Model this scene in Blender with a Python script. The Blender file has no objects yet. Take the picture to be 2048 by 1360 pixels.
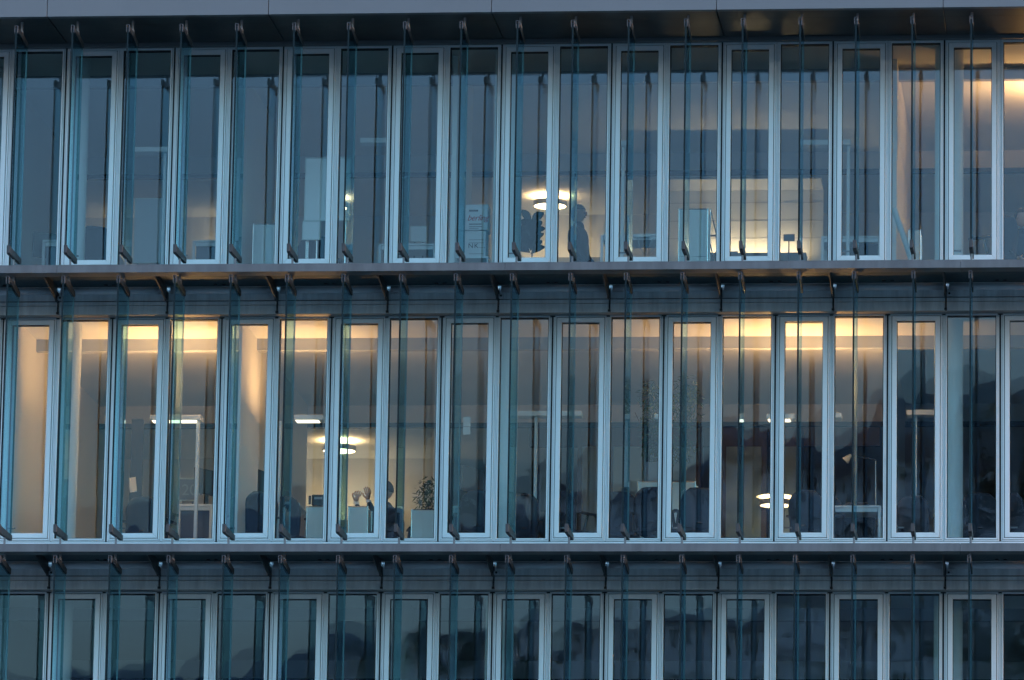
import bpy, math, random
from mathutils import Vector, Matrix, noise
from mathutils.bvhtree import BVHTree
R = random.Random(7)
D = bpy.data
scn = bpy.context.scene
COL = scn.collection
# ------------------------------------------------------------------ camera
F_PX, YAW, PITCH, ROLL = 11692.5, 0.1091, 0.1959, -0.01692
CAM = Vector((13.2398, -69.5489, -12.229))
fwd = Vector((-math.sin(YAW)*math.cos(PITCH), math.cos(YAW)*math.cos(PITCH), math.sin(PITCH)))
rt0 = Vector((math.cos(YAW), math.sin(YAW), 0)); up0 = rt0.cross(fwd)
cr, sr = math.cos(ROLL), math.sin(ROLL)
RT = rt0*cr - up0*sr
UP = rt0*sr + up0*cr
cam = D.objects.new('camera', D.cameras.new('camera')); COL.objects.link(cam)
cam.data.sensor_width = 36; cam.data.lens = F_PX/2048*36
cam.data.clip_start = 1; cam.data.clip_end = 6000
m = Matrix((RT, UP, -fwd)).transposed().to_4x4(); m.translation = CAM
cam.matrix_world = m
scn.camera = cam
def at(x, y, Y):
    """point of the vertical plane at depth Y that stands behind photo pixel (x, y)"""
    d = fwd + RT*((x-1024)/F_PX) - UP*((y-680)/F_PX)
    return CAM + d*((Y-CAM.y)/d.y)
# ------------------------------------------------------------------ light
SUN_EL, SUN_AZ = math.radians(3.5), math.radians(95)
w = D.worlds.new('World'); scn.world = w; w.use_nodes = True
nt = w.node_tree; nt.nodes.clear()
sky = nt.nodes.new('ShaderNodeTexSky'); sky.sky_type = 'NISHITA'; sky.sun_disc = False
sky.sun_elevation = SUN_EL; sky.sun_rotation = SUN_AZ; sky.air_density = 1.0; sky.dust_density = 0.6; sky.ozone_density = 2.5
tint = nt.nodes.new('ShaderNodeMix'); tint.data_type = 'RGBA'; tint.blend_type = 'MULTIPLY'; tint.inputs[0].default_value = 1
tint.inputs[7].default_value = (1.35, 1.02, .97, 1)
bg = nt.nodes.new('ShaderNodeBackground'); bg.inputs[1].default_value = 0.15
ow = nt.nodes.new('ShaderNodeOutputWorld')
nt.links.new(sky.outputs[0], tint.inputs[6]); 
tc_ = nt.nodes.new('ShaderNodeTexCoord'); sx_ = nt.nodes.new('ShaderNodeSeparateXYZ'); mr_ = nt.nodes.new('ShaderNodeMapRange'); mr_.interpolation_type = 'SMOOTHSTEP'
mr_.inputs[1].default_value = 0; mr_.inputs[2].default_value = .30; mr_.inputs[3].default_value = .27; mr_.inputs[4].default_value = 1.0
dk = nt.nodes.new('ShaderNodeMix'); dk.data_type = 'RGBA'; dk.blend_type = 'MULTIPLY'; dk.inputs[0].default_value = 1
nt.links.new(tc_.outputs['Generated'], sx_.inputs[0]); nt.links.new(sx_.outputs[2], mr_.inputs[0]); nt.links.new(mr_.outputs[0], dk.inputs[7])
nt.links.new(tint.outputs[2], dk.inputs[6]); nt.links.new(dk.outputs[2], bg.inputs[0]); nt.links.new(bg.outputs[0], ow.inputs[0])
sl = D.lights.new('sun', 'SUN'); sl.energy = 0.03; sl.angle = math.radians(30); sl.color = (1, .93, .86)
so = D.objects.new('sun', sl); COL.objects.link(so)
sd = Vector((math.sin(SUN_AZ)*math.cos(SUN_EL), math.cos(SUN_AZ)*math.cos(SUN_EL), math.sin(SUN_EL)))
so.rotation_euler = sd.to_track_quat('Z', 'Y').to_euler()
scn.view_settings.view_transform = 'Standard'; scn.view_settings.look = 'None'
scn.view_settings.exposure = 3.55; scn.view_settings.gamma = 1
cy = scn.cycles
cy.max_bounces = 10; cy.diffuse_bounces = 4; cy.glossy_bounces = 5; cy.transmission_bounces = 6; cy.transparent_max_bounces = 28
cy.use_denoising = True
try: cy.denoiser = 'OPENIMAGEDENOISE'
except Exception: pass
cy.caustics_reflective = False; cy.caustics_refractive = False; cy.sample_clamp_indirect = 4
LIT = 0.12          # strength of the office lamps
# ------------------------------------------------------------------ materials
MAT = {}
def mat(name, col, rough=.5, metal=0, bump=0, bscale=30, var=0, vscale=3, stretch=(1, 1, 1), emit=None, estr=0, spec=.5, coat=0):
    if name in MAT: return MAT[name]
    mt = D.materials.new(name); mt.use_nodes = True; n = mt.node_tree.nodes; l = mt.node_tree.links
    b = n['Principled BSDF']; b.inputs['Base Color'].default_value = (*col, 1); b.inputs['Roughness'].default_value = rough
    b.inputs['Metallic'].default_value = metal; b.inputs['Specular IOR Level'].default_value = spec
    b.inputs['Coat Weight'].default_value = coat
    if emit: b.inputs['Emission Color'].default_value = (*emit, 1); b.inputs['Emission Strength'].default_value = estr
    if bump or var:
        tc = n.new('ShaderNodeTexCoord'); mp = n.new('ShaderNodeMapping'); mp.inputs['Scale'].default_value = stretch
        l.new(tc.outputs['Object'], mp.inputs[0])
    if var:
        t = n.new('ShaderNodeTexNoise'); t.inputs['Scale'].default_value = vscale; t.inputs['Detail'].default_value = 6; t.inputs['Roughness'].default_value = .6
        l.new(mp.outputs[0], t.inputs[0])
        mr = n.new('ShaderNodeMapRange'); mr.inputs[1].default_value = .3; mr.inputs[2].default_value = .7
        mr.inputs[3].default_value = 1-var; mr.inputs[4].default_value = 1+var
        l.new(t.outputs[0], mr.inputs[0])
        mx = n.new('ShaderNodeMix'); mx.data_type = 'RGBA'; mx.blend_type = 'MULTIPLY'; mx.inputs[0].default_value = 1
        mx.inputs[6].default_value = (*col, 1); l.new(mr.outputs[0], mx.inputs[7]); l.new(mx.outputs[2], b.inputs['Base Color'])
        r2 = n.new('ShaderNodeMapRange'); r2.inputs[1].default_value = .3; r2.inputs[2].default_value = .7
        r2.inputs[3].default_value = max(0, rough-.08); r2.inputs[4].default_value = min(1, rough+.08)
        l.new(t.outputs[0], r2.inputs[0]); l.new(r2.outputs[0], b.inputs['Roughness'])
    if bump:
        t2 = n.new('ShaderNodeTexNoise'); t2.inputs['Scale'].default_value = bscale; t2.inputs['Detail'].default_value = 4
        l.new(mp.outputs[0], t2.inputs[0])
        bp = n.new('ShaderNodeBump'); bp.inputs['Strength'].default_value = bump; bp.inputs['Distance'].default_value = .01
        l.new(t2.outputs[0], bp.inputs['Height']); l.new(bp.outputs[0], b.inputs['Normal'])
    MAT[name] = mt; return mt
def glass(name, tintc, refl, rough=0.0, solid=False):
    mt = D.materials.new(name); mt.use_nodes = True; n = mt.node_tree.nodes; l = mt.node_tree.links; n.clear()
    ge = n.new('ShaderNodeNewGeometry'); dt = n.new('ShaderNodeVectorMath'); dt.operation = 'DOT_PRODUCT'
    l.new(ge.outputs['Incoming'], dt.inputs[0]); l.new(ge.outputs['Normal'], dt.inputs[1])
    def mth(op, a, b_=None, cl=False):
        q = n.new('ShaderNodeMath'); q.operation = op; q.use_clamp = cl
        for i, v in enumerate((a, b_)):
            if v is None: continue
            if isinstance(v, (int, float)): q.inputs[i].default_value = v
            else: l.new(v, q.inputs[i])
        return q.outputs[0]
    c_ = mth('ABSOLUTE', dt.outputs['Value']); p_ = mth('POWER', mth('SUBTRACT', 1, c_, True), 5)
    f_ = mth('MULTIPLY', mth('ADD', mth('MULTIPLY', p_, .957), .043), refl, True)
    if solid: f_ = mth('MULTIPLY', f_, mth('SUBTRACT', 1, ge.outputs['Backfacing']))
    g = n.new('ShaderNodeBsdfGlossy'); g.inputs['Roughness'].default_value = rough; g.inputs[0].default_value = (.58, .80, 1, 1)
    t = n.new('ShaderNodeBsdfTransparent'); t.inputs[0].default_value = (*tintc, 1)
    mx = n.new('ShaderNodeMixShader'); o = n.new('ShaderNodeOutputMaterial')
    l.new(f_, mx.inputs[0]); l.new(t.outputs[0], mx.inputs[1]); l.new(g.outputs[0], mx.inputs[2]); l.new(mx.outputs[0], o.inputs[0])
    MAT[name] = mt; return mt
frame_m = mat('pale_anodised_frame', (.90, .895, .90), .42, .0, var=.05, vscale=2, stretch=(1, 1, .3))
gap_m = mat('black_gasket', (.012, .013, .015), .6)
fascia_m = mat('brushed_aluminium_fascia', (.125, .135, .14), .6, .0, bump=.06, bscale=60, var=.26, vscale=1.6, stretch=(4, 1, .8))
roofm = mat('roof_fascia_sheet', (.155, .17, .178), .6, .0, var=.08, vscale=.8)
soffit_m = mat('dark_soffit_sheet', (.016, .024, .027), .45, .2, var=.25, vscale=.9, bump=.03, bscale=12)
span_m = mat('grey_spandrel_sheet', (.72, .75, .76), .55, .0, bump=.05, bscale=90, var=.2, vscale=2.2, stretch=(4, 1, .6))
tube_m = mat('pale_tube', (.75, .76, .78), .45, .0, var=.06, vscale=6)
deck_m = mat('dark_grating', (.022, .05, .06), .6, .2, bump=.3, bscale=120, var=.3, vscale=14)
dark_m = mat('dark_grey_casting', (.04, .043, .045), .55, .0, bump=.08, bscale=80, var=.15, vscale=12)
steel_m = mat('steel_pin', (.22, .225, .235), .5, .5)
edge_m = mat('glass_edge', (.006, .018, .022), .45, 0, spec=.15, var=.3, vscale=3, stretch=(1, 1, .4))
pane_m = glass('window_glass', (.91, .96, .96), .80, rough=.003)
fin_m = glass('fin_glass', (.63, .86, .87), .8, solid=True)
wall_m = mat('white_plaster', (.74, .73, .71), .8, bump=.05, bscale=60)
ceil_m = mat('white_ceiling', (.76, .76, .75), .8, bump=.04, bscale=70, var=.03, vscale=1)
floor_m = mat('grey_carpet', (.10, .105, .115), .9, bump=.2, bscale=200)
beam_m = mat('grey_beam', (.42, .44, .48), .6)
darktrim_m = mat('dark_transom', (.05, .055, .07), .5)
col_m = mat('pale_column_paint', (.70, .74, .73), .6, bump=.04, bscale=50)
warm_e = mat('warm_led', (.8, .7, .5), .5, emit=(1, .60, .27), estr=26*LIT)
cab_m = mat('pale_cabinet_sheet', (.62, .70, .68), .4, coat=.2)
chrome_m = mat('chrome_tube', (.7, .72, .74), .2, .9)
wood_m = mat('brown_wood', (.07, .042, .03), .5, var=.25, vscale=6, stretch=(4, 4, .5))
cloth_m = mat('dark_cloth', (.025, .032, .05), .85, bump=.2, bscale=90)
black_m = mat('black_plastic', (.02, .021, .024), .4)
white_m = mat('white_lacquer', (.78, .80, .80), .4)
paper_m = mat('white_paper', (.80, .82, .80), .7)
skin_m = mat('skin', (.50, .29, .20), .55)
hair_m = mat('dark_hair', (.03, .022, .018), .6, bump=.3, bscale=60)
leaf_m = mat('green_leaf', (.045, .085, .035), .5, var=.4, vscale=5)
leafd_m = mat('dark_rubber_leaf', (.02, .035, .02), .35)
red_m = mat('red_print', (.45, .05, .05), .6)
ink_m = mat('dark_print', (.04, .05, .06), .6)
cream_m = mat('cream_shade', (.75, .60, .42), .5)
# ------------------------------------------------------------------ mesh helpers
class MB:
    def __init__(s): s.v = []; s.f = []; s.m = []
    def box(s, x0, x1, y0, y1, z0, z1, mi=0):
        b = len(s.v); s.v += [(x0,y0,z0),(x1,y0,z0),(x1,y1,z0),(x0,y1,z0),(x0,y0,z1),(x1,y0,z1),(x1,y1,z1),(x0,y1,z1)]
        s.f += [(b,b+3,b+2,b+1),(b+4,b+5,b+6,b+7),(b,b+1,b+5,b+4),(b+1,b+2,b+6,b+5),(b+2,b+3,b+7,b+6),(b+3,b,b+4,b+7)]; s.m += [mi]*6; return s
    def bar(s, p, q, wd, ht, upv=(0, 0, 1), mi=0):
        p, q = Vector(p), Vector(q); d = (q-p).normalized(); u = Vector(upv)
        if abs(d.dot(u)) > .99: u = Vector((0, 1, 0))
        r = d.cross(u).normalized(); u = r.cross(d)
        b = len(s.v)
        for c in (p, q):
            for a, h in ((-1,-1),(1,-1),(1,1),(-1,1)): s.v.append(tuple(c + r*(a*wd/2) + u*(h*ht/2)))
        s.f += [(b,b+1,b+2,b+3),(b+7,b+6,b+5,b+4),(b,b+4,b+5,b+1),(b+1,b+5,b+6,b+2),(b+2,b+6,b+7,b+3),(b+3,b+7,b+4,b)]; s.m += [mi]*6; return s
    def tube(s, p, q, r, r2=None, n=12, mi=0):
        p, q = Vector(p), Vector(q); r2 = r if r2 is None else r2
        d = (q-p).normalized(); u = Vector((0,0,1)) if abs(d.z) < .9 else Vector((1,0,0))
        a = d.cross(u).normalized(); c = a.cross(d); b = len(s.v)
        for cc, rr in ((p, r), (q, r2)):
            for i in range(n):
                t = 2*math.pi*i/n; s.v.append(tuple(cc + a*(rr*math.cos(t)) + c*(rr*math.sin(t))))
        for i in range(n):
            j = (i+1) % n; s.f.append((b+i, b+n+i, b+n+j, b+j)); s.m.append(mi)
        s.f.append(tuple(b+i for i in range(n))); s.m.append(mi)
        s.f.append(tuple(b+n+i for i in reversed(range(n)))); s.m.append(mi); return s
    def prism(s, pts, axis, a, b2, mi=0):
        """polygon pts (2-D) extruded along axis 0/1/2 from a to b2"""
        n = len(pts); b = len(s.v)
        for t in (a, b2):
            for p in pts:
                s.v.append((t, p[0], p[1]) if axis == 0 else (p[0], t, p[1]) if axis == 1 else (p[0], p[1], t))
        for i in range(n):
            j = (i+1) % n; s.f.append((b+i, b+j, b+n+j, b+n+i)); s.m.append(mi)
        s.f.append(tuple(b+i for i in reversed(range(n)))); s.f.append(tuple(b+n+i for i in range(n))); s.m += [mi]*2; return s
    def lathe(s, prof, c=(0,0,0), n=24, mi=0):
        b = len(s.v); k = len(prof)
        for i in range(n):
            t = 2*math.pi*i/n
            for r, z in prof: s.v.append((c[0]+r*math.cos(t), c[1]+r*math.sin(t), c[2]+z))
        for i in range(n):
            j = (i+1) % n
            for q in range(k-1): s.f.append((b+i*k+q, b+j*k+q, b+j*k+q+1, b+i*k+q+1)); s.m.append(mi)
        return s
    def mesh(s, name, mats, smooth=False, bevel=0):
        me = D.meshes.new(name); me.from_pydata(s.v, [], s.f)
        for q in (mats if isinstance(mats, (list, tuple)) else [mats]): me.materials.append(q)
        me.polygons.foreach_set('material_index', s.m)
        me.validate(); 
        import bmesh
        bm = bmesh.new(); bm.from_mesh(me); bmesh.ops.recalc_face_normals(bm, faces=bm.faces)
        if bevel: bmesh.ops.bevel(bm, geom=bm.edges[:], offset=bevel, segments=1, affect='EDGES', clamp_overlap=True)
        bm.to_mesh(me); bm.free()
        if smooth: me.polygons.foreach_set('use_smooth', [True]*len(me.polygons))
        return me
    def build(s, name, mats, parent=None, loc=(0,0,0), **k):
        return link(name, s.mesh(name, mats, **k), parent, loc)
def link(name, me, parent=None, loc=(0,0,0)):
    o = D.objects.new(name, me); COL.objects.link(o); o.location = loc
    if parent: o.parent = parent
    return o
def empty(name, loc=(0,0,0), label=None, cat=None, group=None, rz=0, kind=None):
    o = D.objects.new(name, None); COL.objects.link(o); o.location = loc; o.rotation_euler.z = rz
    return tag(o, label, cat, group, kind)
def tag(o, label=None, cat=None, group=None, kind=None):
    if label: o['label'] = label
    if cat: o['category'] = cat
    if group: o['group'] = group
    if kind: o['kind'] = kind
    return o
def kids(o): return [c for c in list(COL.objects) if c.parent == o]
def dup(o, loc, label=None, rz=None, parent=None):
    c = o.copy(); COL.objects.link(c); c.location = loc
    if rz is not None: c.rotation_euler.z = rz
    if label: c['label'] = label
    if parent: c.parent = parent
    for ch in kids(o):
        d = ch.copy(); COL.objects.link(d); d.parent = c
        for g in kids(ch):
            e = g.copy(); COL.objects.link(e); e.parent = d
    return c
# ------------------------------------------------------------------ dimensions (metres, z = 0 between middle and upper floor)
M = .68                       # window module
GROUND = -13.9
FL = 3.407                    # storey height
X0, X1 = -3*M, 21*M           # built length of the facade
XA, XB = X0-.02, X1+.02
ROW = [dict(name='lower', led=-1.103-FL, gb=-.798-FL, gt=1.936-FL, ceil=1.965-FL, par=1),
       dict(name='middle', led=-1.103, gb=-.798, gt=1.936, ceil=1.965, par=0),
       dict(name='upper', led=2.304, gb=2.612, gt=5.342, ceil=5.365, par=1)]
# ------------------------------------------------------------------ the setting
g = MB(); N = 40
def gz(x, y):
    d = -y
    if d < 160: return GROUND
    el = .06 + .07*min(1, (d-160)/330)
    return GROUND + (d-160)*.24*(.55+.45*math.tanh((x+75)/40)) + noise.noise(Vector((x*.01, y*.01, 0)))*4*min(1, (d-160)/60)
xs = [-2500,-1500,-900,-500,-350]+[-260+i*10 for i in range(53)]+[350,500,900,1500,2500]
ys = [1500,400,60,13.6,-10,-80,-160]+[-180-i*18 for i in range(32)]+[-850,-1000,-1500,-2500]
for y in ys:
    for x in xs: g.v.append((x, y, gz(x, max(y, -760))))
for j in range(len(ys)-1):
    for i in range(len(xs)-1):
        b = j*len(xs)+i; g.f.append((b, b+len(xs), b+len(xs)+1, b+1)); g.m.append(0)
grass_m = mat('meadow_ground', (.13, .17, .17), .9, var=.4, vscale=.05)
tag(g.build('ground', grass_m, smooth=True), kind='structure')
asph = mat('asphalt', (.05, .05, .055), .85, var=.2, vscale=1.5, bump=.2, bscale=60)
tag(MB().box(-200, 200, -30, -8, GROUND+.0, GROUND+.004).build('road', asph), kind='structure')
pave = mat('pavement_slabs', (.22, .22, .21), .8, var=.15, vscale=3)
tag(MB().box(-200, 200, -8, -.3, GROUND+.0, GROUND+.13).build('pavement', pave), kind='structure')
# ------------------------------------------------------------------ the office building
B = empty('office_building', (0,0,0), 'long glass office building with pale window frames, metal walkways and upright glass fins', 'building')
def PB(mb, name, mats, **k): return mb.build(name, mats, B, **k)
# core: slabs, ceilings, walls
PB(MB().box(XA, XB, .3, 13.5, -4.51-.05, -4.51), 'floor', floor_m)
DEPTH = 13.4
for k, r in enumerate(ROW):
    r['floor'] = r['led'] + .06
    fz = r['floor']; cz = r['ceil']
    PB(MB().box(XA, XB, .10, DEPTH, fz-.30, fz), 'floor_slab', floor_m)
    c = MB().box(XA, XB, .02, 6.0, cz, cz+.12)
    PB(c, 'ceiling', ceil_m)
    PB(MB().box(XA, XB, 6.005, DEPTH, cz-.24, cz-.14), 'corridor_ceiling', ceil_m)
    PB(MB().box(XA, XB, 5.94, 6.0, cz-.24, cz-.002), 'header_wall', wall_m)
    PB(MB().box(XA, XB, 5.90, 6.004, cz-.30, cz-.243), 'transom', darktrim_m)
    PB(MB().box(XA, XB, DEPTH, DEPTH+.2, fz-.3, cz+.4), 'rear_wall', wall_m)
    for xa in (XA, XB-.15): PB(MB().box(xa, xa+.15, .10, DEPTH, fz, cz), 'end_wall', wall_m)
PB(MB().box(XA, XB, 0.10, DEPTH+.2, 5.49, 6.4), 'roof_slab', span_m)
PB(MB().box(XA, XB, .05, DEPTH+.2, GROUND, -4.79), 'base_wall', span_m)
# roof edge
JX = at(983, 10, -1.56).x
n = 0
x = JX - 4*M*4
while x < X1+M:
    f = MB(); f.prism([(-1.56, 5.381), (-1.56, 5.99), (-1.52, 5.99), (-1.52, 5.387), (-1.46, 5.387), (-1.46, 5.381)], 0, x+.004, x+4*M-.004)
    PB(f, 'roof_fascia', roofm, bevel=.002)
    for (ya, yb, dz) in ((-1.455, -1.115, 0), (-1.10, -.20, .004)):
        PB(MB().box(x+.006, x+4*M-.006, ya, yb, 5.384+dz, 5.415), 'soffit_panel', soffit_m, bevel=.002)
    x += 4*M
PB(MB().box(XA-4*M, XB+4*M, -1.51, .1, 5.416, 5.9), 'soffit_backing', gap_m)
PB(MB().box(XA, XB, -.14, -.06, 5.355, 5.415), 'head_trim', mat('head_trim_metal', (.16, .17, .18), .45, .4))
LEAN = .0135      # the middle-floor panes lean outwards by this angle
# window units -----------------------------------------------------------------
def miter(mb, x0, x1, z0, z1, w, y0, y1, g=.0012):
    """four mitred bars"""
    for pts in ([(x0+g, z0), (x1-g, z0), (x1-w-g, z0+w), (x0+w+g, z0+w)], [(x0+g, z1), (x0+w+g, z1-w), (x1-w-g, z1-w), (x1-g, z1)],
                [(x0, z0+g), (x0+w, z0+w+g), (x0+w, z1-w-g), (x0, z1-g)], [(x1, z0+g), (x1, z1-g), (x1-w, z1-w-g), (x1-w, z0+w+g)]):
        mb.prism(pts, 1, y0, y1)
def pane_mesh(wd, ht, amp, seed):
    mb = MB(); nx, nz = 8, 16
    for j in range(nz+1):
        for i in range(nx+1):
            u = i/nx*2-1; v = j/nz*2-1
            d = amp*(1-u*u)*(1-v**4) + .00035*noise.noise(Vector((u*1.2+seed*7.3, v*2.6, seed)))
            mb.v.append(((u+1)/2*wd-wd/2, -d, (v+1)/2*ht))
    for j in range(nz):
        for i in range(nx):
            b = j*(nx+1)+i; mb.f.append((b, b+1, b+nx+2, b+nx+1)); mb.m.append(0)
    return mb.mesh('pane', pane_m, smooth=True)
def win_meshes(kind, gb, gt, bar_b):
    H = gt-gb
    z0, z1 = -bar_b, H+.03
    w = M-.013
    fr = MB(); miter(fr, -w/2, w/2, z0, z1, .013, -.026, .10); miter(fr, -w/2+.0180, w/2-.0180, z0+.0180, z1-.0180, .018, -.034, .10); miter(fr, -w/2+.0125, w/2-.0125, z0+.0125, z1-.0125, .006, .012, .09)
    # inner bead, a step back
    fi = MB(); miter(fi, -w/2+.036, w/2-.036, z0+.036, z1-.036, .009, -.006, .08)
    out = {'frame': fr.mesh('frame', frame_m, bevel=.002), 'bead': fi.mesh('bead', gap_m)}
    if kind == 'op':
        s = MB(); miter(s, -w/2+.044, w/2-.044, z0+.044, z1-.044, .058, -.040, .07)
        out['sash'] = s.mesh('sash', frame_m, bevel=.002)
        gk = MB(); miter(gk, -w/2+.102, w/2-.102, z0+.102, z1-.102, .006, -.012, .06)
        out['gasket'] = gk.mesh('gasket', gap_m)
        out['psize'] = (w-.206, z1-z0-.206, z0+.103)
    else:
        out['psize'] = (w-.086, z1-z0-.086, z0+.043)
    return out
for k, r in enumerate(ROW):
    r['op'] = win_meshes('op', r['gb'], r['gt'], .0385); r['fx'] = win_meshes('fx', r['gb'], r['gt'], .0385)
    r['panes'] = {kd: [pane_mesh(r[kd]['psize'][0], r[kd]['psize'][1], a, s+k*10) for s, a in enumerate((.0006, -.0005, .0010, .0003, -.0007, .0007))] for kd in ('op', 'fx')}
    hd = MB().box(-.012, .012, -.002, .012, 0, .09).tube((0, .03, .07), (.0, .06, .07), .009).bar((0, .055, .07), (.12, .055, .07), .018, .018)
    r['handle'] = hd.mesh('handle', mat('handle_grey', (.16, .17, .18), .5))
    for j in range(-3, 21):
        op = (j % 2 == 0) if k == 1 else (j % 2 != 0)
        kd = 'op' if op == (k == 1) or (op and k != 1) else 'fx'
        kd = 'op' if ((j % 2) == (1 if k == 1 else 0)) else 'fx'
        xc = j*M + M/2 + (.005 if kd == 'op' else -.005)
        wn = link('window', r[kd]['frame'], B, (xc, 0, r['gb']))
        link('bead', r[kd]['bead'], wn)
        W, H, zz = r[kd]['psize']
        if kd == 'op':
            link('sash', r[kd]['sash'], wn); link('gasket', r[kd]['gasket'], wn)
            link('handle', r['handle'], wn, (-W/2-.03, .07, .08))
        for dy in ((.020, .040) if k == 1 else (.006, .026)):
            p = link('pane', R.choice(r['panes'][kd]), wn, (0, dy + (H/2*LEAN if k == 1 else 0), zz))
            p.rotation_euler = (R.uniform(-.0022, .0022) + (LEAN if k == 1 else 0), 0, R.uniform(-.0028, .0028))
            p.scale.x = R.choice((1, -1))
    # mullion backing between the units
    for j in range(-3, 22):
        PB(MB().box(j*M-.03, j*M+.03, .012, .10, r['gb']-.1, r['gt']+.06), 'mullion', mat('mullion_grey', (.32, .34, .36), .5, .3))
        PB(MB().box(j*M-.012, j*M+.012, -.004, .012, r['gb']-.08, r['gt']+.06), 'joint_seal', gap_m)
    # sill strip, flashing, head gap
    PB(MB().box(XA, XB, -.028, .1, r['gb']-.077, r['gb']-.046).box(XA, XB, -.01, .1, r['gb']-.046, r['gb']-.0386, 1), 'sill', [frame_m, gap_m])
    PB(MB().box(XA, XB, -.02, .10, r['led']-.05, r['gb']-.0775), 'sill_apron', span_m)
    top = r['gt']+.03
    PB(MB().box(XA, XB, -.01, .10, top+.002, top+.06 if k == 2 else top+.10), 'head_gap', gap_m)
# spandrels, walkways ----------------------------------------------------------
BR = at(995, 590, -.3).x % (2*M)
def ledge(zt, zsp_b, upper):
    """walkway whose top is zt with the spandrel below it, bottom zsp_b"""
    zb = zt-.095
    xj = (at(1010, 530, -1.5).x) % (8*M)
    x = xj-8*M*2
    while x < X1+M:
        a, b = max(x, XA-.3), min(x+8*M, XB+.3)
        if b > a:
            f = MB(); f.prism([(-1.5, zb), (-1.5, zt), (-1.26, zt), (-1.26, zt-.004), (-1.495, zt-.004), (-1.495, zb+.005), (-1.25, zb+.005), (-1.25, zb)], 0, a+.002, b-.002)
            PB(f, 'walkway_fascia', fascia_m)
        x += 8*M
    PB(MB().box(XA-.3, XB+.3, -1.245, -.25, zb+.082, zb+.0945), 'walkway_deck', deck_m)
    PB(MB().box(XA-.3, XB+.3, -1.258, -1.248, zb+.006, zb+.0945), 'fascia_back', deck_m)
    PB(MB().tube((XA-.3, -.245, zb+.076), (XB+.3, -.245, zb+.074), .009, n=8), 'edge_rail', frame_m)
    x = BR-2*M*3
    while x < X1+2*M:
        PB(MB().prism([(-1.24, zb+.08), (-1.24, zb+.02), (-.50, zb-.085), (-.33, zb-.105), (-.33, zb+.08)], 0, x-.009, x+.009), 'bracket', dark_m, bevel=.002)
        PB(MB().box(x-.016, x+.016, -.34, -.215, zb-.105, zb+.01), 'bracket_foot', dark_m, bevel=.003)
        a, b = x+.012, x+2*M-.012
        PB(MB().tube((a+.03, -.235, zb+.034), (b-.0, -.235, zb+.034), .043, n=20), 'blind_tube', tube_m, smooth=True)
        PB(MB().tube((b-.022, -.235, zb+.034), (b-.015, -.235, zb+.034), .046, n=20), 'tube_cap', white_m)
        PB(MB().box(a, b, -.190, -.03, zb-.140, zb+.078), 'spandrel_panel', span_m, bevel=.002)
        PB(MB().box(a, b, -.205, -.03, zsp_b, zb-.147), 'lower_spandrel_panel', span_m, bevel=.002)
        PB(MB().tube((x+.0, -.222, zb-.10), (x+.0, -.222, zsp_b+.03), .006, n=8).box(x-.016, x+.016, -.235, -.206, zsp_b+.004, zsp_b+.03), 'guide_rod', dark_m)
        PB(MB().tube((x+.62, -.38, zb+.0815), (x+.62, -.38, zb+.066), .024), 'drain_plug', black_m); PB(MB().tube((x+.72, -.38, zb+.0815), (x+.72, -.38, zb+.066), .024), 'drain_plug', black_m)
        x += 2*M
    PB(MB().tube((XA, -.225, zb-.095), (XB, -.225, zb-.095), .0045, n=6), 'cable', black_m)
    PB(MB().box(XA, XB, -.028, .1, zsp_b-.02, zt-.01), 'spandrel_backing', gap_m)
    PB(MB().box(XA, XB, -.203, -.03, zsp_b-.006, zsp_b-.001), 'head_soffit', mat('head_soffit_sheet', (.30, .30, .30), .35, .4))
    xb = BR + .048
    x = xb - 8*M
    while x < X1:
        PB(MB().box(x-.032, x+.032, -.34, -.28, zb-.095, zb-.048), 'junction_box', mat('box_grey', (.55, .57, .6), .4), bevel=.004)
        PB(MB().tube((x, -.348, zb-.071), (x, -.341, zb-.071), .013, n=16), 'lens', black_m)
        x += 8*M
ledge(2.304, 1.954, True); ledge(-1.103, 1.954-FL, False); ledge(-1.103-FL, 1.954-2*FL, False)
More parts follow.
